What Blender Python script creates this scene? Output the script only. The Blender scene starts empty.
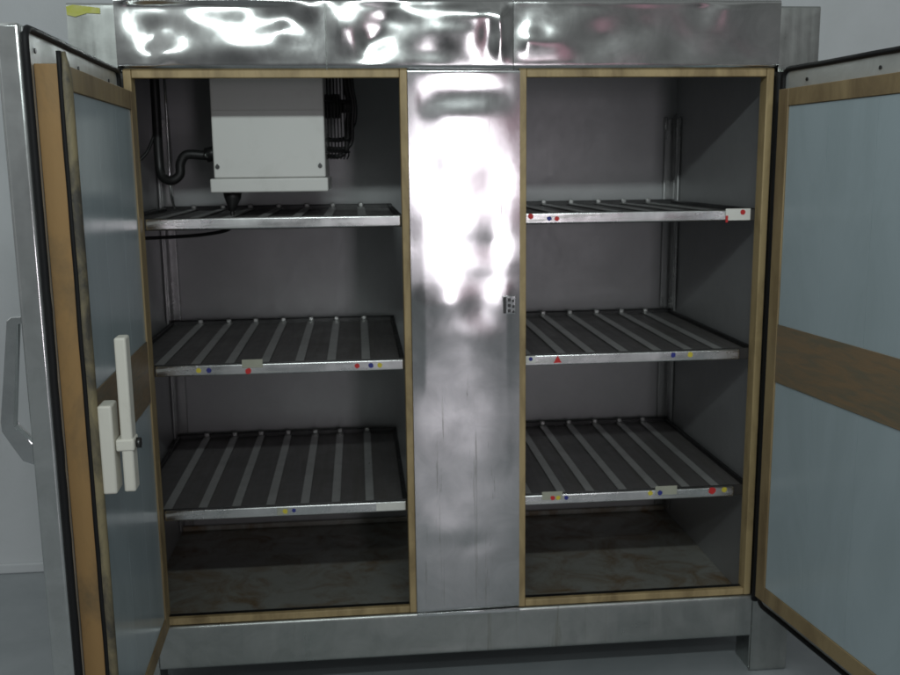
import bpy, bmesh, math, random
from mathutils import Vector, Matrix, noise

random.seed(7)
scene = bpy.context.scene
COL = scene.collection
FLOOR_Z = -0.2414          # the cabinet's door sill is the zero level

# ------------------------------------------------------------------ helpers
def new_bm():
    return bmesh.new()

def box(bm, x0, x1, y0, y1, z0, z1, bev=0.0, xf=None, seg=2):
    vs = [Vector((x, y, z)) for x in (x0, x1) for y in (y0, y1) for z in (z0, z1)]
    v = [bm.verts.new(p) for p in vs]
    q = [(0, 1, 3, 2), (4, 6, 7, 5), (0, 4, 5, 1), (2, 3, 7, 6), (0, 2, 6, 4), (1, 5, 7, 3)]
    f = [bm.faces.new([v[i] for i in k]) for k in q]
    out = v
    if bev > 0:
        ed = list({e for k in f for e in k.edges})
        r = bmesh.ops.bevel(bm, geom=ed, offset=bev, segments=seg, profile=0.5, affect='EDGES')
        out = list({w for w in r['verts']} | {w for w in v if w.is_valid})
        for k in r['faces']:
            k.smooth = True
    if xf:
        for w in out:
            w.co = xf(w.co)
    return out

def tube(bm, pts, r, seg=10, closed=False, xf=None, rx=None):
    pts = [Vector(p) for p in pts]
    n = len(pts)
    rings = []
    ref = None
    for i in range(n):
        if closed:
            t = (pts[(i + 1) % n] - pts[i - 1]).normalized()
        else:
            t = (pts[min(i + 1, n - 1)] - pts[max(i - 1, 0)]).normalized()
        if ref is None:
            ref = Vector((0, 0, 1)) if abs(t.z) < 0.9 else Vector((1, 0, 0))
        a = (ref - t * ref.dot(t)).normalized()
        ref = a
        b = t.cross(a)
        rr = r[i] if isinstance(r, (list, tuple)) else r
        ring = []
        for k in range(seg):
            an = 2 * math.pi * k / seg
            p = pts[i] + a * math.cos(an) * rr + b * math.sin(an) * (rr if rx is None else rx)
            ring.append(bm.verts.new(xf(p) if xf else p))
        rings.append(ring)
    m = n if closed else n - 1
    for i in range(m):
        A, B = rings[i], rings[(i + 1) % n]
        for k in range(seg):
            f = bm.faces.new((A[k], A[(k + 1) % seg], B[(k + 1) % seg], B[k]))
            f.smooth = True
    if not closed:
        bm.faces.new(list(reversed(rings[0])))
        bm.faces.new(rings[-1])

def smooth_path(pts, n=6):
    pts = [Vector(p) for p in pts]
    out = []
    for i in range(len(pts) - 1):
        p0 = pts[max(i - 1, 0)]; p1 = pts[i]; p2 = pts[i + 1]; p3 = pts[min(i + 2, len(pts) - 1)]
        for k in range(n):
            t = k / n
            out.append(0.5 * ((2 * p1) + (p2 - p0) * t + (2 * p0 - 5 * p1 + 4 * p2 - p3) * t * t + (3 * p1 - p0 - 3 * p2 + p3) * t ** 3))
    out.append(pts[-1])
    return out

def disc(bm, c, r, axis='y', t=0.002, seg=16, jag=0.0, rng=None, xf=None):
    """small round plate facing -y (or x/z)"""
    a = []; b = []
    for k in range(seg):
        an = 2 * math.pi * k / seg
        rr = r * (1 + (rng.uniform(-jag, jag) if rng else 0))
        u, w = rr * math.cos(an), rr * math.sin(an)
        if axis == 'y':
            p = (c[0] + u, c[1], c[2] + w); q = (c[0] + u, c[1] - t, c[2] + w)
        elif axis == 'x':
            p = (c[0], c[1] + u, c[2] + w); q = (c[0] + t, c[1] + u, c[2] + w)
        else:
            p = (c[0] + u, c[1] + w, c[2]); q = (c[0] + u, c[1] + w, c[2] + t)
        a.append(bm.verts.new(xf(Vector(p)) if xf else p)); b.append(bm.verts.new(xf(Vector(q)) if xf else q))
    bm.faces.new(a); bm.faces.new(list(reversed(b)))
    for k in range(seg):
        bm.faces.new((a[k], b[k], b[(k + 1) % seg], a[(k + 1) % seg]))

ROOTLOC = {}
def thing(name, label, cat, loc=(0, 0, 0), group=None):
    o = bpy.data.objects.new(name, None)
    o.empty_display_size = 0.1
    COL.objects.link(o)
    o.location = loc
    o['label'] = label; o['category'] = cat
    if group: o['group'] = group
    ROOTLOC[o.name] = Vector(loc)
    return o

def part(name, bm, m, parent=None, label=None, local=False):
    bmesh.ops.recalc_face_normals(bm, faces=bm.faces)
    me = bpy.data.meshes.new(name)
    bm.to_mesh(me); bm.free()
    me.materials.append(m)
    o = bpy.data.objects.new(name, me)
    COL.objects.link(o)
    if parent:
        o.parent = parent
        if parent.type == 'EMPTY' and not local:
            o.matrix_parent_inverse = Matrix.Translation(-ROOTLOC[parent.name])
    if label: o['label'] = label
    return o

# ---------------------------------------------------------------- materials
def nodes_of(name):
    m = bpy.data.materials.new(name); m.use_nodes = True
    nt = m.node_tree
    return m, nt, nt.nodes, nt.links, nt.nodes['Principled BSDF']

def ramp(nd, a, b, ca, cb):
    r = nd.new('ShaderNodeValToRGB')
    r.color_ramp.elements[0].position = a; r.color_ramp.elements[1].position = b
    r.color_ramp.elements[0].color = (*ca, 1); r.color_ramp.elements[1].color = (*cb, 1)
    return r

def coords(nd, lk, scale=(1, 1, 1), rot=(0, 0, 0)):
    tc = nd.new('ShaderNodeTexCoord'); mp = nd.new('ShaderNodeMapping')
    mp.inputs['Scale'].default_value = scale
    mp.inputs['Rotation'].default_value = rot
    lk.new(tc.outputs['Object'], mp.inputs['Vector'])
    return mp.outputs['Vector']

def noise_tex(nd, lk, vec, scale, detail=4, rough=0.55, dist=0.0):
    t = nd.new('ShaderNodeTexNoise')
    t.inputs['Scale'].default_value = scale; t.inputs['Detail'].default_value = detail
    t.inputs['Roughness'].default_value = rough; t.inputs['Distortion'].default_value = dist
    lk.new(vec, t.inputs['Vector'])
    return t.outputs['Fac']

def steel(name, col, rough, bump=0.03, bscale=7, smear=0.35, streak=(1, 1, 0.06), fine=0.01, dirt=None, metal=1.0, mott=0.80, sw=0.35):
    m, nt, nd, lk, b = nodes_of(name)
    b.inputs['Metallic'].default_value = metal
    v = coords(nd, lk)
    vs = coords(nd, lk, streak)
    n1 = noise_tex(nd, lk, v, 5, 6, 0.65, 0.6)
    n2 = noise_tex(nd, lk, vs, 60, 3)
    mx = nd.new('ShaderNodeMix'); mx.data_type = 'FLOAT'; mx.inputs[0].default_value = sw
    lk.new(n1, mx.inputs[2]); lk.new(n2, mx.inputs[3])
    mr = nd.new('ShaderNodeMapRange')
    mr.inputs['From Min'].default_value = 0.3; mr.inputs['From Max'].default_value = 0.72
    mr.inputs['To Min'].default_value = rough * (1 - smear); mr.inputs['To Max'].default_value = rough * (1 + smear * 1.6)
    lk.new(mx.outputs[0], mr.inputs['Value']); lk.new(mr.outputs[0], b.inputs['Roughness'])
    n3 = noise_tex(nd, lk, v, 9, 8, 0.7, 1.2)
    cr = ramp(nd, 0.30, 0.62, tuple(c * mott for c in col), col)
    lk.new(n3, cr.inputs[0])
    outc = cr.outputs[0]
    if dirt:
        dcol, lo, hi, sc = dirt
        n5 = noise_tex(nd, lk, coords(nd, lk, streak), sc, 8, 0.7, 0.8)
        mk = ramp(nd, lo, hi, (0, 0, 0), (1, 1, 1)); lk.new(n5, mk.inputs[0])
        mc = nd.new('ShaderNodeMix'); mc.data_type = 'RGBA'
        lk.new(mk.outputs[0], mc.inputs[0]); lk.new(outc, mc.inputs[6]); mc.inputs[7].default_value = (*dcol, 1)
        outc = mc.outputs[2]
        mm = nd.new('ShaderNodeMath'); mm.operation = 'MULTIPLY_ADD'
        mm.inputs[1].default_value = -0.6 * metal; mm.inputs[2].default_value = metal
        lk.new(mk.outputs[0], mm.inputs[0]); lk.new(mm.outputs[0], b.inputs['Metallic'])
    lk.new(outc, b.inputs['Base Color'])
    n4 = noise_tex(nd, lk, v, bscale, 2, 0.4, 0.3)
    bp = nd.new('ShaderNodeBump'); bp.inputs['Strength'].default_value = 1.0; bp.inputs['Distance'].default_value = bump
    lk.new(n4, bp.inputs['Height'])
    n6 = noise_tex(nd, lk, vs, 260, 2)
    bp2 = nd.new('ShaderNodeBump'); bp2.inputs['Strength'].default_value = 0.5; bp2.inputs['Distance'].default_value = fine * 0.01
    lk.new(n6, bp2.inputs['Height']); lk.new(bp.outputs[0], bp2.inputs['Normal'])
    lk.new(bp2.outputs[0], b.inputs['Normal'])
    return m

def paint(name, col, rough, col2=None, scale=6, lo=0.45, hi=0.7, bump=0.0006, bscale=40, stretch=(1, 1, 1), spec=0.5, detail=8, dist=0.5):
    m, nt, nd, lk, b = nodes_of(name)
    v = coords(nd, lk, stretch)
    n = noise_tex(nd, lk, v, scale, detail, 0.65, dist)
    cr = ramp(nd, lo, hi, col, col2 or tuple(c * 0.8 for c in col))
    lk.new(n, cr.inputs[0]); lk.new(cr.outputs[0], b.inputs['Base Color'])
    r = nd.new('ShaderNodeMapRange'); r.inputs['To Min'].default_value = rough * 0.75; r.inputs['To Max'].default_value = min(1, rough * 1.3)
    n2 = noise_tex(nd, lk, v, scale * 3, 5); lk.new(n2, r.inputs['Value']); lk.new(r.outputs[0], b.inputs['Roughness'])
    b.inputs['Specular IOR Level'].default_value = spec
    if bump:
        bp = nd.new('ShaderNodeBump'); bp.inputs['Distance'].default_value = bump; bp.inputs['Strength'].default_value = 0.6
        lk.new(noise_tex(nd, lk, v, bscale, 4), bp.inputs['Height']); lk.new(bp.outputs[0], b.inputs['Normal'])
    return m

M = {}
M['steel_mirror'] = steel('polished_steel', (0.66, 0.67, 0.66), 0.13, bump=0.0006, bscale=6, smear=0.45, streak=(0.3, 1, 0.3), fine=0.0)
M['steel_mull'] = steel('centre_steel', (0.64, 0.65, 0.65), 0.15, bump=0.0004, bscale=7, smear=0.3, sw=0.10, streak=(1.0, 1.0, 0.03), fine=0.0, dirt=((0.12, 0.115, 0.09), 0.61, 0.72, 46))
M['steel_satin'] = steel('satin_steel', (0.50, 0.52, 0.50), 0.33, bump=0.0008, bscale=7, smear=0.4, streak=(1, 1, 0.05), dirt=((0.16, 0.15, 0.11), 0.60, 0.75, 22))
M['steel_flange'] = steel('flange_steel', (0.62, 0.64, 0.63), 0.42, bump=0.0005, bscale=8, metal=0.55)
M['liner'] = steel('liner_steel', (0.44, 0.445, 0.45), 0.42, metal=0.5, bump=0.0006, bscale=4, smear=0.12, fine=0.0, mott=0.93, streak=(1, 1, 0.4), dirt=((0.40, 0.40, 0.38), 0.66, 0.78, 10))
M['pan'] = steel('floor_pan_steel', (0.42, 0.42, 0.385), 0.42, metal=0.4, mott=0.9, bump=0.0006, bscale=5, streak=(1, 1, 1), dirt=((0.19, 0.115, 0.045), 0.44, 0.70, 8))
M['tray'] = steel('shelf_tray_steel', (0.20, 0.19, 0.19), 0.40, metal=0.5, bump=0.0008, bscale=8, streak=(1, 0.1, 1), dirt=((0.12, 0.11, 0.10), 0.5, 0.7, 9))
M['upright'] = steel('upright_steel', (0.46, 0.46, 0.46), 0.30, metal=0.8, bump=0.0006, bscale=18)
M['door_edge'] = steel('door_edge_steel', (0.68, 0.70, 0.69), 0.17, metal=0.9, bump=0.0022, bscale=7, fine=0.0, streak=(1, 1, .2))
M['slat'] = steel('slat_steel', (0.64, 0.64, 0.63), 0.36, metal=0.6, bump=0.0004, bscale=10, streak=(1, 0.06, 1))
M['rail'] = steel('rail_steel', (0.80, 0.81, 0.80), 0.26, bump=0.0010, bscale=14, smear=0.5, streak=(0.06, 1, 1), dirt=((0.55, 0.55, 0.52), 0.55, 0.62, 18))
M['dark_metal'] = steel('dark_metal', (0.10, 0.10, 0.10), 0.45, bump=0.0003)
M['chrome'] = steel('chrome', (0.72, 0.74, 0.74), 0.09, bump=0.0006, bscale=20)
M['trim'] = paint('tan_trim', (0.45, 0.335, 0.17), 0.55, (0.17, 0.115, 0.05), 14, 0.42, 0.75, stretch=(1, 1, 0.3))
M['frame'] = paint('olive_frame', (0.32, 0.235, 0.12), 0.55, (0.15, 0.10, 0.05), 9, 0.42, 0.72, stretch=(1, 1, 0.3))
M['foam'] = paint('amber_edge', (0.36, 0.215, 0.085), 0.6, (0.15, 0.11, 0.06), 8, 0.48, 0.74, stretch=(1, 1.6, 0.5), bump=0.0012)
M['edging'] = paint('dirty_edging', (0.26, 0.215, 0.12), 0.6, (0.06, 0.055, 0.045), 16, 0.40, 0.62, stretch=(1, 1, .5), bump=0.002)
M['crossbar'] = paint('brown_board', (0.24, 0.165, 0.095), 0.5, (0.17, 0.145, 0.10), 16, 0.40, 0.64, stretch=(.5, .5, 3.0), dist=0.8, bump=0.0008)
M['door_panel'] = paint('pale_blue_panel', (0.40, 0.475, 0.505), 0.20, (0.36, 0.43, 0.455), 4, 0.42, 0.68, bump=0.0012, bscale=5, stretch=(1, 1, .35), dist=1.5)
M['rubber'] = paint('black_rubber', (0.012, 0.012, 0.013), 0.55, (0.014, 0.014, 0.014), 20, spec=0.2)
M['pvc'] = paint('white_pvc', (0.74, 0.72, 0.64), 0.5, (0.58, 0.55, 0.47), 8, 0.5, 0.8)
M['cover'] = paint('white_enamel', (0.74, 0.74, 0.71), 0.32, (0.62, 0.62, 0.58), 5, 0.55, 0.8, bump=0.0003, bscale=8)
M['black_plastic'] = paint('black_plastic', (0.012, 0.012, 0.012), 0.45)
M['wall'] = paint('painted_wall', (0.64, 0.66, 0.675), 0.75, (0.59, 0.61, 0.62), 2.5, 0.4, 0.65, bump=0.0008, bscale=120)
M['floor'] = paint('pale_floor', (0.36, 0.385, 0.40), 0.35, (0.30, 0.325, 0.34), 4, 0.4, 0.7, bump=0.0004, bscale=60)
M['red'] = paint('red_sticker', (0.62, 0.03, 0.03), 0.5)
M['blue'] = paint('blue_sticker', (0.03, 0.04, 0.25), 0.5)
M['yellow'] = paint('yellow_sticker', (0.70, 0.58, 0.06), 0.5)
M['tape'] = paint('yellow_tape', (0.50, 0.52, 0.08), 0.45, (0.62, 0.60, 0.30), 10)
M['paper'] = paint('paper_tag', (0.78, 0.77, 0.72), 0.6, (0.66, 0.65, 0.60), 12)
M['clip'] = paint('clear_clip', (0.42, 0.42, 0.34), 0.25, (0.36, 0.36, 0.28), 12)

# ----------------------------------------------------------------- setting
bm = new_bm()
box(bm, -9, 9, -9, 0.918, FLOOR_Z - 0.1, FLOOR_Z)
o = part('floor', bm, M['floor']); o['kind'] = 'structure'
bm = new_bm()
box(bm, -9, 9, 0.92, 1.10, FLOOR_Z - 0.1, 3.2)
o = part('wall', bm, M['wall']); o['kind'] = 'structure'

bm = new_bm()
box(bm, -9, 9, 0.905, 0.9195, FLOOR_Z + .0005, FLOOR_Z + .034, .004)
o = part('wall_skirting', bm, M['wall']); o['kind'] = 'structure'

# ------------------------------------------------------- refrigerator cabinet
W = 0.75; H = 1.3191; XL = -0.881; XR = 0.876; ZT = 1.4847
ML, MR = -0.1394, 0.1609
DEP = 0.75
T = 0.018
fridge = thing('steel_refrigerator', 'large stainless steel two-door refrigerator cabinet, both doors open', 'refrigerator', (0, 0.4, FLOOR_Z))

def dented(name, x0, x1, z0, z1, yf, dents, m, roll=0.010, depth=0.02, seed=0, und=0.0012, step=0.0045, tilt=0.0, sag=0.0):
    """pressed sheet with rolled top and bottom edges, hammered by real dents"""
    bm = new_bm()
    nx = max(3, int((x1 - x0) / step))
    prof = [(yf + depth, z0)]
    for k in range(7):
        a = math.pi / 2 * k / 6
        prof.append((yf + roll * (1 - math.sin(a)), z0 + roll * (1 - math.cos(a))))
    nz = max(4, int((z1 - z0 - 2 * roll) / step))
    for k in range(1, nz):
        prof.append((yf, z0 + roll + (z1 - z0 - 2 * roll) * k / nz))
    for k in range(7):
        a = math.pi / 2 * (1 - k / 6)
        prof.append((yf + roll * (1 - math.sin(a)), z1 - roll * (1 - math.cos(a))))
    prof.append((yf + depth, z1))
    rows = []
    for i in range(nx + 1):
        x = x0 + (x1 - x0) * i / nx
        row = []
        for (y, z) in prof:
            w = max(0.0, min(1.0, min((z - z0), (z1 - z)) / 0.02))
            w *= max(0.0, min(1.0, min((x - x0), (x1 - x)) / 0.03)) if sag >= 0 else 1.0
            d = 0.0
            for (cx, czz, a, rx, rz) in dents:
                d += a * math.exp(-((x - cx) / rx) ** 2 - ((z - czz) / rz) ** 2)
            d += und * noise.noise(Vector((x * 9 + seed, z * 13, seed * 1.7)))
            d += und * 0.25 * noise.noise(Vector((x * 22 + seed, z * 26, seed * 2.7)))
            y2 = y + w * d + tilt * (x - (x0 + x1) / 2)
            row.append(bm.verts.new((x, y2, z)))
        rows.append(row)
    for i in range(nx):
        for k in range(len(prof) - 1):
            f = bm.faces.new((rows[i][k], rows[i + 1][k], rows[i + 1][k + 1], rows[i][k + 1]))
            f.smooth = True
    ob = part(name, bm, m, fridge)
    return ob

rng = random.Random(3)
def rand_dents(x0, x1, z0, z1, n, amp, r0, r1):
    return [(rng.uniform(x0, x1), rng.uniform(z0, z1), rng.choice((-1, 1)) * rng.uniform(0.4, 1) * amp, rng.uniform(r0, r1), rng.uniform(r0, r1) * 0.8) for _ in range(n)]

HX0, HX1 = -0.776, 0.774
HZ0 = H + 0.018; HT = 1.4965
HS = [HX0, -0.307, 0.128, HX1]       # seams between the header sheets
dented('header_panel', HS[0], HS[1] - 0.001, HZ0, HT, -0.012, rand_dents(HS[0], HS[1], HZ0 + .03, HT, 15, 0.0044, 0.025, 0.075), M['steel_mirror'], seed=1, und=0.0013)
dented('header_panel', HS[1] + 0.001, HS[2] - 0.001, HZ0, HT, -0.012, [(.0, 1.415, -.007, .13, .05), (.07, 1.42, .004, .025, .05)] + rand_dents(HS[1], HS[2], HZ0 + .03, HT, 15, 0.0044, 0.022, 0.065), M['steel_mirror'], seed=5, und=0.0013)
dented('header_panel', HS[2] + 0.001, HS[3], HZ0, HT, -0.012, rand_dents(HS[2], HS[3], HZ0 + .02, HT, 14, 0.0034, 0.03, 0.08), M['steel_mirror'], seed=9, und=0.0010)
bm = new_bm(); box(bm, HX0 + .003, HX1 - .003, 0.009, 0.10, HZ0 - 0.002, HT - 0.003); part('header_box', bm, M['steel_satin'], fridge)

# corner posts running down into the legs
for x0, x1 in ((XL, -0.7775), (0.7755, XR)):
    dents = [((x0 + x1) / 2 + rng.uniform(-.03, .03), z, rng.uniform(-.0012, .0012), .04, .06) for z in (1.45, 1.3, 1.1, .8, .5, .2, -.1)]
    dented('corner_post', x0, x1, FLOOR_Z + 0.001, ZT - 0.002, -0.004, dents, M['steel_satin'], roll=0.006, depth=0.014, seed=x0 * 3, und=0.0006, step=0.008)
for x0, x1 in ((XL + .002, -0.7795), (0.7775, XR - .002)):
    for y0, y1 in ((0.011, 0.10), (0.72, 0.81)):
        bm = new_bm(); box(bm, x0, x1, y0, y1, FLOOR_Z, -0.138, 0.003); part('leg', bm, M['steel_satin'], fridge)
# outer skin
for x0, x1 in ((XL, XL + .012), (XR - .012, XR)):
    bm = new_bm(); box(bm, x0, x1, 0.012, 0.83, -0.136, ZT - 0.006, 0.002); part('side_panel', bm, M['steel_satin'], fridge)
bm = new_bm(); box(bm, XL + .0125, XR - .0125, 0.818, 0.829, -0.136, ZT - .008); part('back_panel', bm, M['steel_satin'], fridge)
bm = new_bm(); box(bm, XL + .0125, XR - .0125, 0.102, 0.817, ZT - .03, ZT - .010); part('top_panel', bm, M['steel_satin'], fridge)
bm = new_bm(); box(bm, XL + .0125, XR - .0125, 0.022, 0.817, -0.134, -0.120); part('bottom_panel', bm, M['steel_satin'], fridge)

# sill panel under the openings
dented('sill_panel', -0.7745, 0.7722, -0.136, -0.0195, -0.008, rand_dents(-.7, .7, -.12, -.04, 9, 0.0014, 0.04, 0.10), M['steel_satin'], roll=0.007, depth=0.02, seed=21, und=0.0007, step=0.007)

# middle post between the two openings
mull_d = [(0.0, 0.70, -.0042, .16, .12), (.05, .92, .0010, .08, .035), (-.05, .99, -.0009, .07, .04), (.07, 1.08, .0014, .05, .05), (-.07, 1.12, .0010, .04, .05), (.02, .84, .0010, .10, .03), (-.06, .79, -.0010, .07, .03), (.09, .78, -.0014, .04, .04), (-.03, .52, .0012, .08, .05), (.05, .40, -.0012, .07, .06), (-.05, .29, .0012, .06, .05), (0.01, 1.285, 0.0026, .09, .034), (0.0, 1.235, -0.0010, .11, .03), (-.08, 1.25, .0012, .03, .03), (-.02, .80, -.0018, .05, .06), (.06, .77, .0018, .05, .05), (.02, .70, -.0012, .07, .05),
          (-.05, .62, .0010, .06, .03), (.03, .16, .0010, .04, .025), (-.04, .20, -.001, .06, .03), (0.08, .93, .0008, .03, .06), (-.05, 1.0, .0007, .05, .04)]
dented('middle_post', ML + T, MR - T + .002, -0.0165, HZ0 - .001, -0.008, mull_d, M['steel_mull'], roll=0.004, depth=0.022, seed=33, und=0.0003, step=0.005, tilt=0.027)
bm = new_bm(); box(bm, ML + T + .003, MR - T - .003, 0.014, 0.09, -0.012, HZ0 - 0.004); part('post_core', bm, M['liner'], fridge)
# thin bright angle strip where the middle post meets the sill
bm = new_bm(); box(bm, ML + T, MR - T + .002, -0.014, -0.0085, -0.026, -0.0172, 0.001); part('edge_strip', bm, M['chrome'], fridge)
# striker plate for the door latch
bm = new_bm()
box(bm, .104, .111, -.011, -.004, .757, .797, .001)
for k, zz in enumerate((.789, .775, .762)):
    box(bm, .115, .122, -.010, -.004, zz - .003, zz + .005, .001)
    box(bm, .126, .131, -.0095, -.004, zz - .005, zz + .002, .001)
st = part('striker_plate', bm, M['dark_metal'], fridge)
bm = new_bm(); box(bm, .101, .134, -.0078, -.0035, .754, .800, .001); part('plate', bm, M['chrome'], st)

# tan trim round each opening (front bead + jamb)
def trim(x0, x1):
    bm = new_bm(); d = 0.036
    box(bm, x0 - T, x0, -0.004, d, -T, H + T, .002)
    box(bm, x1, x1 + T, -0.004, d, -T, H + T, .002)
    box(bm, x0 + .0005, x1 - .0005, -0.003, .014, H, H + T, .002)
    box(bm, x0 + .0005, x1 - .0005, -0.003, .012, -T, 0, .002)
    part('opening_trim', bm, M['trim'], fridge)
trim(-W, ML); trim(MR, W)

# inner liner: back, sides, ceiling, floor pan
IL, IR = -0.846, 0.778
IZ1 = 1.392; IZ0 = -0.0551
bm = new_bm()
box(bm, IL, IR, DEP, DEP + .012, IZ0, IZ1)
part('back_liner', bm, M['liner'], fridge)
bm = new_bm(); box(bm, IL - .012, IL, 0.05, DEP + .012, IZ0, IZ1); part('side_liner', bm, M['liner'], fridge)
bm = new_bm(); box(bm, IR, IR + .012, 0.05, DEP + .012, IZ0, IZ1); part('side_liner', bm, M['liner'], fridge)
bm = new_bm(); box(bm, IL - .012, IR + .012, 0.03, DEP + .012, IZ1 + .001, IZ1 + .012); part('ceiling_liner', bm, M['liner'], fridge)
bm = new_bm(); box(bm, IL - .012, IR + .012, 0.03, DEP + .012, IZ0 - .012, IZ0 - .001)
box(bm, IL + .001, IR - .001, DEP - .012, DEP - .001, IZ0 - .0005, IZ0 + .018, .004)
part('floor_pan', bm, M['pan'], fridge)
# front returns closing the gap beside and above the trim
bm = new_bm()
box(bm, XL + .013, -W - T - .001, 0.0125, 0.05, -0.115, ZT - .04); box(bm, W + T + .001, XR - .013, 0.0125, 0.05, -0.115, ZT - .04)
box(bm, -W, W, 0.0125, 0.028, -0.118, -T - .001)
box(bm, -W, W, 0.0125, 0.029, -T - .0005, -.002)
part('inner_return', bm, M['dark_metal'], fridge)

# slotted shelf uprights in the back corners and behind the middle post
def upright(x, z1, sgn):
    bm = new_bm()
    box(bm, x - .016, x + .016, DEP - .012, DEP - .002, IZ0 + .02, z1 - .012, .003)
    box(bm, x + sgn * .019 - .005, x + sgn * .019 + .005, DEP - .020, DEP - .002, IZ0 + .02, z1, .0025)
    for zz in (z1 - .02,):
        box(bm, x - .018, x - .008, DEP - .018, DEP - .003, zz - .03, zz + .012, .003)
    for k in range(34):
        zz = IZ0 + .06 + k * .037
        if zz < z1 - .05:
            box(bm, x - .003, x + .003, DEP - .0135, DEP - .0125, zz, zz + .018)
    part('shelf_upright', bm, M['upright'], fridge)
upright(IR - .022, 1.27, 1); upright(IL + .022, 1.28, -1); upright(0.0, 1.27, 1)
# uprights on the side walls
for x0, x1 in ((IR - .010, IR - .001), (IL + .001, IL + .010)):
    for y in (0.70,):
        bm = new_bm(); box(bm, x0, x1, y - .012, y + .012, IZ0 + .02, 1.26, .003)
        part('shelf_upright', bm, M['upright'], fridge)

# yellow tape on the left corner post
bm = new_bm()
vs = []
tp = [(-.880, 1.474), (-.865, 1.478), (-.83, 1.474), (-.807, 1.471), (-.807, 1.459), (-.835, 1.460), (-.862, 1.452), (-.879, 1.456)]
fa = [bm.verts.new((x, -.0062, z)) for x, z in tp]; fb = [bm.verts.new((x, -.0072, z)) for x, z in tp]
bm.faces.new(fa); bm.faces.new(list(reversed(fb)))
for k in range(8): bm.faces.new((fa[k], fa[(k + 1) % 8], fb[(k + 1) % 8], fb[k]))
part('yellow_tape', bm, M['tape'], fridge)

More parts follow.
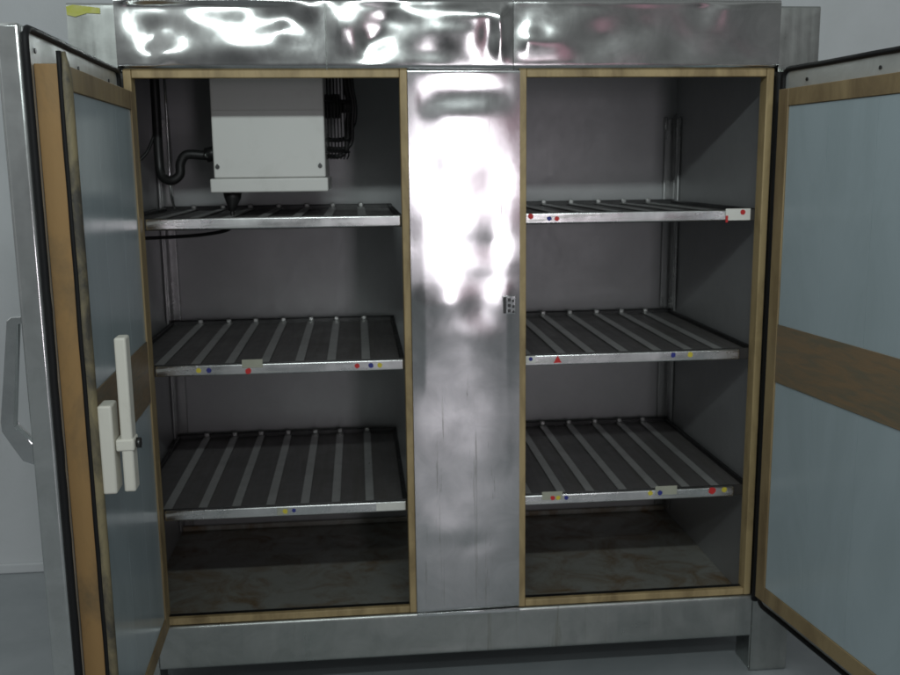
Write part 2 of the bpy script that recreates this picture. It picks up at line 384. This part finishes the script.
# ----------------------------------------------------------------- doors
def door(side, hx, ang, zb=-0.0405, zt=1.3386, wd=0.699, hy=-0.0196):
    A = math.radians(ang)
    s = 1 if side == 'L' else -1
    u = Vector((s * math.cos(A), -math.sin(A), 0)); n = Vector((s * math.sin(A), math.cos(A), 0))
    h = Vector((hx, hy, 0))
    def xf(p):                     # (u, n, z): u from the hinge, n towards the inside of the cabinet
        return h + u * p[0] + n * p[1] + Vector((0, 0, p[2]))
    th = 0.041
    bm = new_bm(); box(bm, 0.0, wd, -th, -0.003, zb, zt, .006, xf, 3)
    lab = 'left door, standing open with a white plastic release lever inside' if side == 'L' else 'right door, standing open with a brown board across its inside'
    d = part('door', bm, M['door_edge'], fridge, lab)
    # inner steel flange sheet
    bm = new_bm(); box(bm, 0.006, wd - .006, -.0029, 0.0, zb + .006, zt - .006, .001, xf, 1)
    part('flange', bm, M['steel_flange'], d)
    for uu, zz in ((.10, zt - .036), (.36, zt - .036), (.638, zt - .036), (.10, zb + .036), (.40, zb + .036), (wd - .022, .2), (wd - .022, .62), (wd - .022, 1.05)):
        bm = new_bm(); disc(bm, (uu, 0.0, zz), .0043, 'y', -.002, 10, xf=xf)
        part('screw', bm, M['dark_metal'], d)
    # gasket: rounded rectangle of black rubber
    bm = new_bm(); pts = []
    r = .022; g = .006
    for (cx, cz, a0) in ((wd - g - r, zt - g - r, 0), (g + r, zt - g - r, 90), (g + r, zb + g + r, 180), (wd - g - r, zb + g + r, 270)):
        for k in range(7):
            a = math.radians(a0 + 15 * k); pts.append((cx + r * math.cos(a), 0.002, cz + r * math.sin(a)))
    # dense straight runs with a slight wobble
    full = []
    for i in range(len(pts)):
        p = Vector(pts[i]); q = Vector(pts[(i + 1) % len(pts)])
        m_ = max(1, int((q - p).length / .03))
        for k in range(m_):
            w = p.lerp(q, k / m_)
            full.append(w + Vector((noise.noise(w * 9) * .0012, abs(noise.noise(w * 13)) * .002, noise.noise(w * 11 + Vector((5, 5, 5))) * .0012)))
    tube(bm, full, 0.0062, 8, True, xf)
    gk = part('gasket', bm, M['rubber'], d)
    if side == 'R':
        # folded bellows of the gasket at the hinge side
        bm = new_bm()
        zz = [zb + .01 + (zt - zb - .02) * k / 90 for k in range(91)]
        tube(bm, [(hx - .0075 + .001 * noise.noise(Vector((0, 0, z * 14))), -.013, z) for z in zz], [.0085 + .0012 * noise.noise(Vector((3, 0, z * 40))) for z in zz], 12)
        part('hinge_gasket', bm, M['rubber'], d)
    # raised insulated block: amber edges, olive frame, pale panel, brown board
    e0, e1 = (.055, wd - .044)
    z0, z1 = zb + .054, zt - .056
    N = .044; fw = .040
    bm = new_bm(); box(bm, e0 + .001, e1 - .001, 0.0005, N - .006, z0 + .001, z1 - .001, .002, xf)
    part('insulated_block', bm, M['foam'], d)
    bm = new_bm()
    box(bm, e0, e0 + fw, N - .0055, N, z0, z1, .0015, xf)
    box(bm, e1 - fw, e1, N - .0055, N + .001, z0, z1, .0015, xf)
    box(bm, e0 + fw + .0005, e1 - fw - .0005, N - .0055, N - .0003, z1 - fw, z1, .0015, xf)
    box(bm, e0 + fw + .0005, e1 - fw - .0005, N - .0055, N - .0003, z0, z0 + fw, .0015, xf)
    part('frame', bm, M['frame'], d)
    bm = new_bm()
    a, b = e0 + fw + .0008, e1 - fw - .0008
    c = [a, a + (b - a) * .30, a + (b - a) * .62, b]
    for k in range(3):
        box(bm, c[k] + .0004, c[k + 1] - .0004, N - .0056, N - .0035, z0 + fw + .0008, z1 - fw - .0008, 0, xf, 1)
    part('inner_panel', bm, M['door_panel'], d)
    bm = new_bm(); box(bm, a, b, N - .0033, N - .0008, .588, .730, .0008, xf, 1)
    part('cross_board', bm, M['crossbar'], d)
    if side == 'L':
        # worn rounded edging up the free stile
        bm = new_bm()
        zs = [z0 - .01 + (z1 - z0 + .028) * k / 60 for k in range(61)]
        tube(bm, [(e1 - .006 + .0012 * noise.noise(Vector((1, 0, z * 7))), N + .003, z) for z in zs], [.0105] * 59 + [.008, .003], 10, False, xf)
        part('edging', bm, M['edging'], d)
        bm = new_bm()
        tube(bm, [(e1 + .002, N - .003 + .001 * noise.noise(Vector((2, 0, z * 9))), z) for z in zs], .0042, 8, False, xf)
        part('edging_seal', bm, M['rubber'], d)
        # release lever: block on the stile and a bar on a bolt
        bm = new_bm()
        box(bm, e1 - .050, e1 - .002, N + .012, N + .036, .558, .716, .004, xf, 3)
        part('lever_block', bm, M['pvc'], d)
        bm = new_bm()
        box(bm, e1 - .046, e1 - .010, N + .046, N + .066, .558, .832, .004, xf, 3)
        box(bm, e1 - .048, e1 - .008, N + .037, N + .0685, .632, .654, .004, xf, 3)
        part('release_lever', bm, M['pvc'], d)
        bm = new_bm()
        tube(bm, [(e1 - .028, N + .030, .642), (e1 - .028, N + .076, .642)], .0048, 10, False, xf)
        tube(bm, [(e1 - .028, N + .0690, .642), (e1 - .028, N + .0765, .642)], .0095, 6, False, xf)
        part('bolt', bm, M['dark_metal'], d)
        # chrome pull handle on the outside, near the free edge
        bm = new_bm()
        prof = [(-.0415, .868), (-.0415, .880), (-.058, .880), (-.0655, .874), (-.078, .78), (-.089, .705), (-.089, .688), (-.073, .660), (-.060, .636), (-.0415, .628), (-.0415, .666), (-.050, .672), (-.0695, .694), (-.0695, .70), (-.052, .868)]
        ra = []; rb = []
        for (nn, zz) in prof:
            ra.append(bm.verts.new(xf((wd - .034, nn, zz)))); rb.append(bm.verts.new(xf((wd - .010, nn, zz))))
        fs = [bm.faces.new(ra), bm.faces.new(list(reversed(rb)))]
        for k in range(len(prof)):
            k2 = (k + 1) % len(prof)
            fs.append(bm.faces.new((ra[k], rb[k], rb[k2], ra[k2])))
        bmesh.ops.bevel(bm, geom=list({e for f in fs[:2] for e in f.edges}), offset=.0018, segments=2, profile=.5, affect='EDGES')
        part('handle', bm, M['chrome'], d)
    else:
        bm = new_bm()
        path = [(wd - .03, -th - .030, .874), (wd - .03, -th - .034, .76), (wd - .03, -th - .040, .69), (wd - .03, -th - .018, .650), (wd - .03, -th - .002, .640)]
        tube(bm, smooth_path(path, 5), .0085, 10, False, xf, rx=.015)
        box(bm, wd - .05, wd - .012, -th - .012, -th + .001, .616, .668, .004, xf)
        part('handle', bm, M['chrome'], d)
    # hinges on the outside
    for zz in (zb + .16, zt - .16):
        bm = new_bm()
        box(bm, .0, .07, -th - .006, -th - .0005, zz - .04, zz + .04, .002, xf)
        tube(bm, [(-.006, -th - .004, zz - .045), (-.006, -th - .004, zz + .045)], .008, 10, False, xf)
        part('hinge', bm, M['chrome'], d)
    return d
door('L', -0.7756, 88.13)
door('R', 0.7841, 97.16)

# ----------------------------------------------------------------- shelves
SD = 0.705
GROUP = 'slatted shelves inside the cabinet'
def make_shelf(w, pitch, first, rail_x0, rail_x1, label):
    root = thing('cabinet_shelf', label, 'shelf', (0, 0, 0), GROUP)
    P = lambda nm, bm, m: part(nm, bm, m, root, None, True)
    bm = new_bm()
    box(bm, .004, w - .004, .014, SD - .014, -.012, -.0095)
    P('tray', bm, M['tray'])
    bm = new_bm()
    box(bm, rail_x0, rail_x1, -.003, 0.010, -.026, 0.0, .003, None, 3)
    P('front_rail', bm, M['rail'])
    bm = new_bm(); box(bm, .0, w, 0.0105, 0.0135, -.028, 0.001, .001); P('rail_backing', bm, M['dark_metal'])
    bm = new_bm(); box(bm, .0, w, SD - .013, SD, -.022, 0.004, .003); P('rear_rail', bm, M['dark_metal'])
    for xx in (.0, w - .012):
        bm = new_bm(); box(bm, xx, xx + .012, .014, SD - .0135, -.022, 0.001, .002); P('side_rail', bm, M['dark_metal'])
    x = first
    while x < w - .03:
        bm = new_bm(); jx = rng.uniform(-.006, .006)
        # flat bar with turned-up rear end
        box(bm, x - .0108 + jx, x + .0108 + jx, .0142, SD - .016, -.0072, -.0048, 0)
        box(bm, x - .0075 + jx, x + .0075 + jx, SD - .022, SD - .0135, -.0052, .0085, .003)
        P('slat', bm, M['slat'])
        x += pitch
    return root

def copy_shelf(src, loc, label):
    r = src.copy(); COL.objects.link(r); r.location = loc; r['label'] = label
    for ch in list(src.children):
        if ch.name.startswith(('sticker', 'price', 'label')): continue
        c = ch.copy(); COL.objects.link(c); c.parent = r
    return r

ZS = (0.9986, 0.6435, 0.2754)
LX = -0.838; LW = 0.700        # left bay
RX = 0.158; RW = 0.612         # right bay
Y0 = 0.0228
s_l2 = make_shelf(LW, .0835, .098, .094, .696, 'middle left shelf of the three, red, yellow and blue dots along its rail')
s_l2.location = (LX, Y0, ZS[1])
s_l1 = copy_shelf(s_l2, (LX, Y0, ZS[0]), 'top left shelf, its bright bare rail just under the white cooling unit')
s_l3 = copy_shelf(s_l2, (LX, Y0, ZS[2]), 'bottom left shelf, a bright paper strip at the right end of its rail')
s_r2 = make_shelf(RW, .0835, .022, .004, .562, 'middle right shelf, a red triangle sticker near the left end of its rail')
s_r2.location = (RX, Y0, ZS[1])
s_r1 = copy_shelf(s_r2, (RX, Y0, ZS[0]), 'top right shelf, a white tag with red dots at the right end of its rail')
s_r3 = copy_shelf(s_r2, (RX, Y0, ZS[2]), 'bottom right shelf, a red and a yellow sticker at the right end of its rail')

def dot(shelf, x, z, col, r=.0065, shape='round'):
    """coloured sticker on the rail; x, z are world values turned into the shelf's own frame"""
    bm = new_bm(); rg = random.Random(int(x * 1000))
    c = (x - shelf.location.x, -.0032, z - shelf.location.z)
    if shape == 'tri':
        a = [bm.verts.new((c[0] + r * 1.5 * sx, yy, c[2] + r * 1.5 * sz)) for yy in (-.0032, -.0042) for sx, sz in ((-.9, -.7), (.9, -.7), (0, 1))]
        bm.faces.new(a[:3]); bm.faces.new(a[3:])
        for k in range(3): bm.faces.new((a[k], a[(k + 1) % 3], a[3 + (k + 1) % 3], a[3 + k]))
    else:
        disc(bm, c, r, 'y', .0008, 12, .12, rg)
    part('sticker', bm, M[col], shelf, col + (' triangle' if shape == 'tri' else ' round') + ' sticker', True)

def tag(shelf, x0, x1, z0, z1, m='paper', y=-.0036, name='price_tag'):
    bm = new_bm(); l = shelf.location
    box(bm, x0 - l.x, x1 - l.x, y - .0009, y, z0 - l.z, z1 - l.z, .0003, None, 1)
    part(name, bm, M[m], shelf, None, True)

for x, z, c in ((-.641, .631, 'yellow'), (-.617, .631, 'blue'), (-.257, .631, 'red'), (-.223, .631, 'blue'), (-.201, .631, 'yellow')): dot(s_l2, x, z, c, .0062)
dot(s_l2, -.522, .626, 'red', .0075)
tag(s_l2, -.537, -.487, .634, .655, 'clip', -.0034, 'tag_clip')
dot(s_l3, -.448, .263, 'yellow'); dot(s_l3, -.426, .264, 'blue', .005)
tag(s_l3, -.219, -.146, .253, .274); tag(s_l3, -.468, -.440, .253, .272, 'clip', -.0030)
dot(s_r1, .176, .991, 'red', .007); dot(s_r1, .222, .985, 'blue', .006); dot(s_r1, .241, .984, 'red', .006)
tag(s_r1, .668, .732, .973, 1.002, 'paper', -.0045); 
bm = new_bm(); box(bm, .668 - RX, .674 - RX, -.007, -.0052, .968 - ZS[0], .985 - ZS[0], .0005); part('sticker', bm, M['red'], s_r1, 'torn red sticker under the white tag', True)
def dotf(shelf, x, z, col, r, y):
    bm = new_bm(); disc(bm, (x - shelf.location.x, y, z - shelf.location.z), r, 'y', .0008, 14)
    part('sticker', bm, M[col], shelf, col + ' round sticker on the white tag', True)
dotf(s_r1, .712, .993, 'red', .0065, -.0056)
tag(s_r2, .163, .190, .625, .642, 'paper', -.0034); dotf(s_r2, .177, .635, 'blue', .005, -.0044)
dot(s_r2, .246, .631, 'red', .0075, 'tri'); dot(s_r2, .545, .634, 'blue'); dot(s_r2, .590, .634, 'yellow', .007)
dot(s_r3, .236, .267, 'red', .006); dot(s_r3, .250, .267, 'yellow', .006); dot(s_r3, .272, .266, 'blue', .0055)
dot(s_r3, .495, .268, 'yellow'); dot(s_r3, .521, .268, 'blue')
dot(s_r3, .661, .268, 'red', .0095); dot(s_r3, .694, .269, 'yellow', .007)
tag(s_r3, .208, .262, .262, .284, 'clip', -.0030, 'tag_clip'); tag(s_r3, .508, .566, .262, .286, 'clip', -.0030, 'tag_clip')

# ----------------------------------------------------------------- cooling unit
cu = thing('cooling_unit', 'white enamelled cooling unit hanging in the upper left compartment above the top left shelf', 'cooling unit', (-.465, .36, 1.054))
bm = new_bm()
box(bm, -.607, -.324, .210, .55, 1.0905, 1.391, .004, None, 3)
part('cover', bm, M['cover'], cu)
bm = new_bm()
box(bm, -.617, -.3185, .204, .555, 1.054, 1.0895, .004, None, 3)
part('drip_tray', bm, M['cover'], cu)
bm = new_bm(); box(bm, -.603, -.328, .2075, .2098, 1.256, 1.259, .0005); part('cover_seam', bm, M['cover'], cu)
for xx in (-.597, -.338):
    bm = new_bm(); disc(bm, (xx, .2099, 1.119), .0055, 'y', .003, 12); box(bm, xx - .002, xx + .002,   .2055, .2065, 1.115, 1.126)
    part('screw', bm, M['dark_metal'], cu)
# wire guard and coil standing out at the right of the cover
bm = new_bm()
for k in range(7):
    x = -.316 + k * .0085
    tube(bm, [(x, .26 + .008 * k, 1.391), (x, .26 + .008 * k, 1.145 + .0), (x - .004, .275 + .008 * k, 1.137)], .0020, 6)
for zz in (1.285, 1.185, 1.155):
    tube(bm, [(-.3245, .250, zz), (-.316, .257, zz), (-.262, .306, zz)], .0026, 6)
part('wire_guard', bm, M['black_plastic'], cu)
bm = new_bm()
for k, (a_, b_, c_, e_) in enumerate(((-.272, -.262, -.270, 1.150), (-.262, -.250, -.256, 1.170), (-.254, -.244, -.262, 1.195))):
    tube(bm, smooth_path([(a_, .36 + .02 * k, 1.391), (a_ + .003, .36 + .02 * k, 1.33), (b_, .36 + .02 * k, 1.28), (b_ - .004, .36 + .02 * k, 1.235), (c_, .36 + .02 * k, e_ + .02), (c_ - .010, .36 + .02 * k, e_), (c_ - .030, .36 + .02 * k, e_ - .006), (-.322, .37 + .02 * k, e_ - .004)], 5), .0062, 8)
part('coil', bm, M['black_plastic'], cu)
bm = new_bm()
tube(bm, [(-.323, .33, 1.275), (-.285, .33, 1.275)], .032, 16); tube(bm, [(-.285, .33, 1.275), (-.252, .33, 1.275)], .018, 14)
part('fan_motor', bm, M['black_plastic'], cu)
# insulated pipes to the left of the cover
bm = new_bm()
tube(bm, smooth_path([(-.766, .34, 1.391), (-.766, .34, 1.25), (-.767, .34, 1.14), (-.760, .33, 1.098), (-.735, .32, 1.085), (-.712, .32, 1.100), (-.708, .32, 1.130), (-.690, .32, 1.152), (-.640, .32, 1.150), (-.608, .32, 1.156)], 6), .0125, 10)
tube(bm, [(-.640, .318, 1.150), (-.608, .318, 1.158)], .019, 10)
part('insulated_pipe', bm, M['black_plastic'], cu)
bm = new_bm()
tube(bm, smooth_path([(-.744, .36, 1.391), (-.744, .36, 1.2), (-.745, .36, 1.06), (-.745, .40, 1.01)], 6), .0035, 8)
tube(bm, [(-.640, .305, 1.150), (-.634, .300, 1.150)], .007, 8)
part('copper_tube', bm, M['chrome'], cu)
bm = new_bm()
tube(bm, smooth_path([(-.845, .30, 1.13), (-.815, .30, 1.135), (-.79, .31, 1.16), (-.775, .33, 1.2)], 6), .004, 8)
part('power_cable', bm, M['black_plastic'], cu)
bm = new_bm()
tube(bm, [(-.568, .25, 1.0568), (-.568, .25, 1.040), (-.570, .25, 1.020), (-.571, .25, 1.006)], [.024, .022, .013, .009], 12)
part('drain_spout', bm, M['black_plastic'], cu)
bm = new_bm()
tube(bm, smooth_path([(-.571, .25, 1.008), (-.572, .25, .975), (-.590, .27, .955), (-.66, .30, .942), (-.76, .31, .936), (-.845, .31, .934)], 6), .0048, 8)
part('drain_hose', bm, M['black_plastic'], cu)

# ----------------------------------------------------------------- light
def area(name, loc, target, sx, sy, power, col):
    l = bpy.data.lights.new(name, 'AREA'); l.shape = 'RECTANGLE'; l.size = sx; l.size_y = sy
    l.energy = power; l.color = col
    o = bpy.data.objects.new(name, l); COL.objects.link(o)
    o.location = loc
    d = Vector(target) - Vector(loc)
    o.rotation_euler = d.to_track_quat('-Z', 'Y').to_euler()
    return o
area('ceiling_tube', (-0.05, -2.7, 2.30), (-0.05, 0.4, 2.9), 1.2, 0.10, 30, (0.90, 1.0, 0.99))
area('far_ceiling_tube', (-1.3, -4.2, 2.80), (-1.0, 0.4, 3.0), 1.2, 0.10, 11, (0.90, 1.0, 0.99))
area('doorway_light', (0.85, -5.6, 0.85), (0.0, 0.2, 0.8), 0.40, 1.2, 13, (1.0, 0.93, 1.0))

w = bpy.data.worlds.new('World'); scene.world = w; w.use_nodes = True
nt = w.node_tree; nd = nt.nodes; lk = nt.links
bg = nd['Background']
tc = nd.new('ShaderNodeTexCoord'); sp = nd.new('ShaderNodeSeparateXYZ')
lk.new(tc.outputs['Generated'], sp.inputs[0])
cr = nd.new('ShaderNodeValToRGB')
mr = nd.new('ShaderNodeMapRange'); mr.inputs['From Min'].default_value = -1; mr.inputs['From Max'].default_value = 1
lk.new(sp.outputs['Z'], mr.inputs['Value']); lk.new(mr.outputs[0], cr.inputs[0])
E = cr.color_ramp.elements
E[0].position = 0.0; E[0].color = (.03, .033, .033, 1)
E[1].position = 1.0; E[1].color = (.30, .32, .32, 1)
for p, c in ((.40, (.052, .058, .058, 1)), (.5, (.14, .145, .15, 1)), (.60, (.21, .22, .22, 1)), (.72, (.29, .305, .305, 1))):
    e = E.new(p); e.color = c
nz = nd.new('ShaderNodeTexNoise'); nz.inputs['Scale'].default_value = 3.2; nz.inputs['Detail'].default_value = 3
lk.new(tc.outputs['Generated'], nz.inputs['Vector'])
r2 = nd.new('ShaderNodeMapRange'); r2.inputs['From Min'].default_value = .3; r2.inputs['From Max'].default_value = .7
r2.inputs['To Min'].default_value = .35; r2.inputs['To Max'].default_value = 1.5
lk.new(nz.outputs['Fac'], r2.inputs['Value'])
mul = nd.new('ShaderNodeMix'); mul.data_type = 'RGBA'; mul.blend_type = 'MULTIPLY'; mul.inputs[0].default_value = 1
rxm = nd.new('ShaderNodeMapRange'); rxm.inputs['From Min'].default_value = -1; rxm.inputs['From Max'].default_value = 1
lk.new(sp.outputs['X'], rxm.inputs['Value'])
rx = nd.new('ShaderNodeValToRGB'); lk.new(rxm.outputs[0], rx.inputs[0])
ex = rx.color_ramp.elements
ex[0].position = 0; ex[0].color = (.7, .7, .7, 1); ex[1].position = 1; ex[1].color = (.32, .32, .32, 1)
for p_, c_ in ((.30, .95), (.40, .62), (.5, .33), (.62, .36)):
    e_ = ex.new(p_); e_.color = (c_, c_, c_, 1)
mu0 = nd.new('ShaderNodeMix'); mu0.data_type = 'RGBA'; mu0.blend_type = 'MULTIPLY'; mu0.inputs[0].default_value = 1
lk.new(cr.outputs[0], mu0.inputs[6]); lk.new(rx.outputs[0], mu0.inputs[7])
lk.new(mu0.outputs[2], mul.inputs[6]); lk.new(r2.outputs[0], mul.inputs[7])
# somebody's pink garment beside the doorway, seen only as a soft tint in the steel
dp = nd.new('ShaderNodeVectorMath'); dp.operation = 'DOT_PRODUCT'
nrm = nd.new('ShaderNodeVectorMath'); nrm.operation = 'NORMALIZE'
lk.new(tc.outputs['Generated'], nrm.inputs[0]); lk.new(nrm.outputs[0], dp.inputs[0])
dp.inputs[1].default_value = Vector((0.235, -0.966, 0.0)).normalized()
pr = nd.new('ShaderNodeValToRGB'); lk.new(dp.outputs['Value'], pr.inputs[0])
pr.color_ramp.elements[0].position = .9970; pr.color_ramp.elements[0].color = (0, 0, 0, 1)
pr.color_ramp.elements[1].position = .9988; pr.color_ramp.elements[1].color = (.20, .10, .13, 1)
ad = nd.new('ShaderNodeMix'); ad.data_type = 'RGBA'; ad.blend_type = 'ADD'; ad.inputs[0].default_value = 1
lk.new(mul.outputs[2], ad.inputs[6]); lk.new(pr.outputs[0], ad.inputs[7])
lk.new(ad.outputs[2], bg.inputs['Color'])
bg.inputs['Strength'].default_value = 1.75

# ----------------------------------------------------------------- camera
cam = bpy.data.cameras.new('Camera'); co = bpy.data.objects.new('Camera', cam); COL.objects.link(co)
cam.sensor_width = 36; cam.lens = 956.03 / 900 * 36; cam.clip_end = 100; cam.clip_start = 0.05
R = Vector((0.99530473, -0.09613798, -0.01122425)); U = Vector((0.02780701, 0.17293608, 0.98454044)); F = Vector((0.09271065, 0.98022987, -0.1747974))
co.matrix_world = Matrix(((R.x, U.x, -F.x, -0.2458), (R.y, U.y, -F.y, -2.3064), (R.z, U.z, -F.z, 1.1103), (0, 0, 0, 1)))
scene.camera = co
cam.dof.use_dof = True; cam.dof.focus_distance = 1.75; cam.dof.aperture_fstop = 6.0
vs = scene.view_settings
vs.view_transform = 'Standard'; vs.look = 'None'; vs.exposure = 0.06; vs.gamma = 1
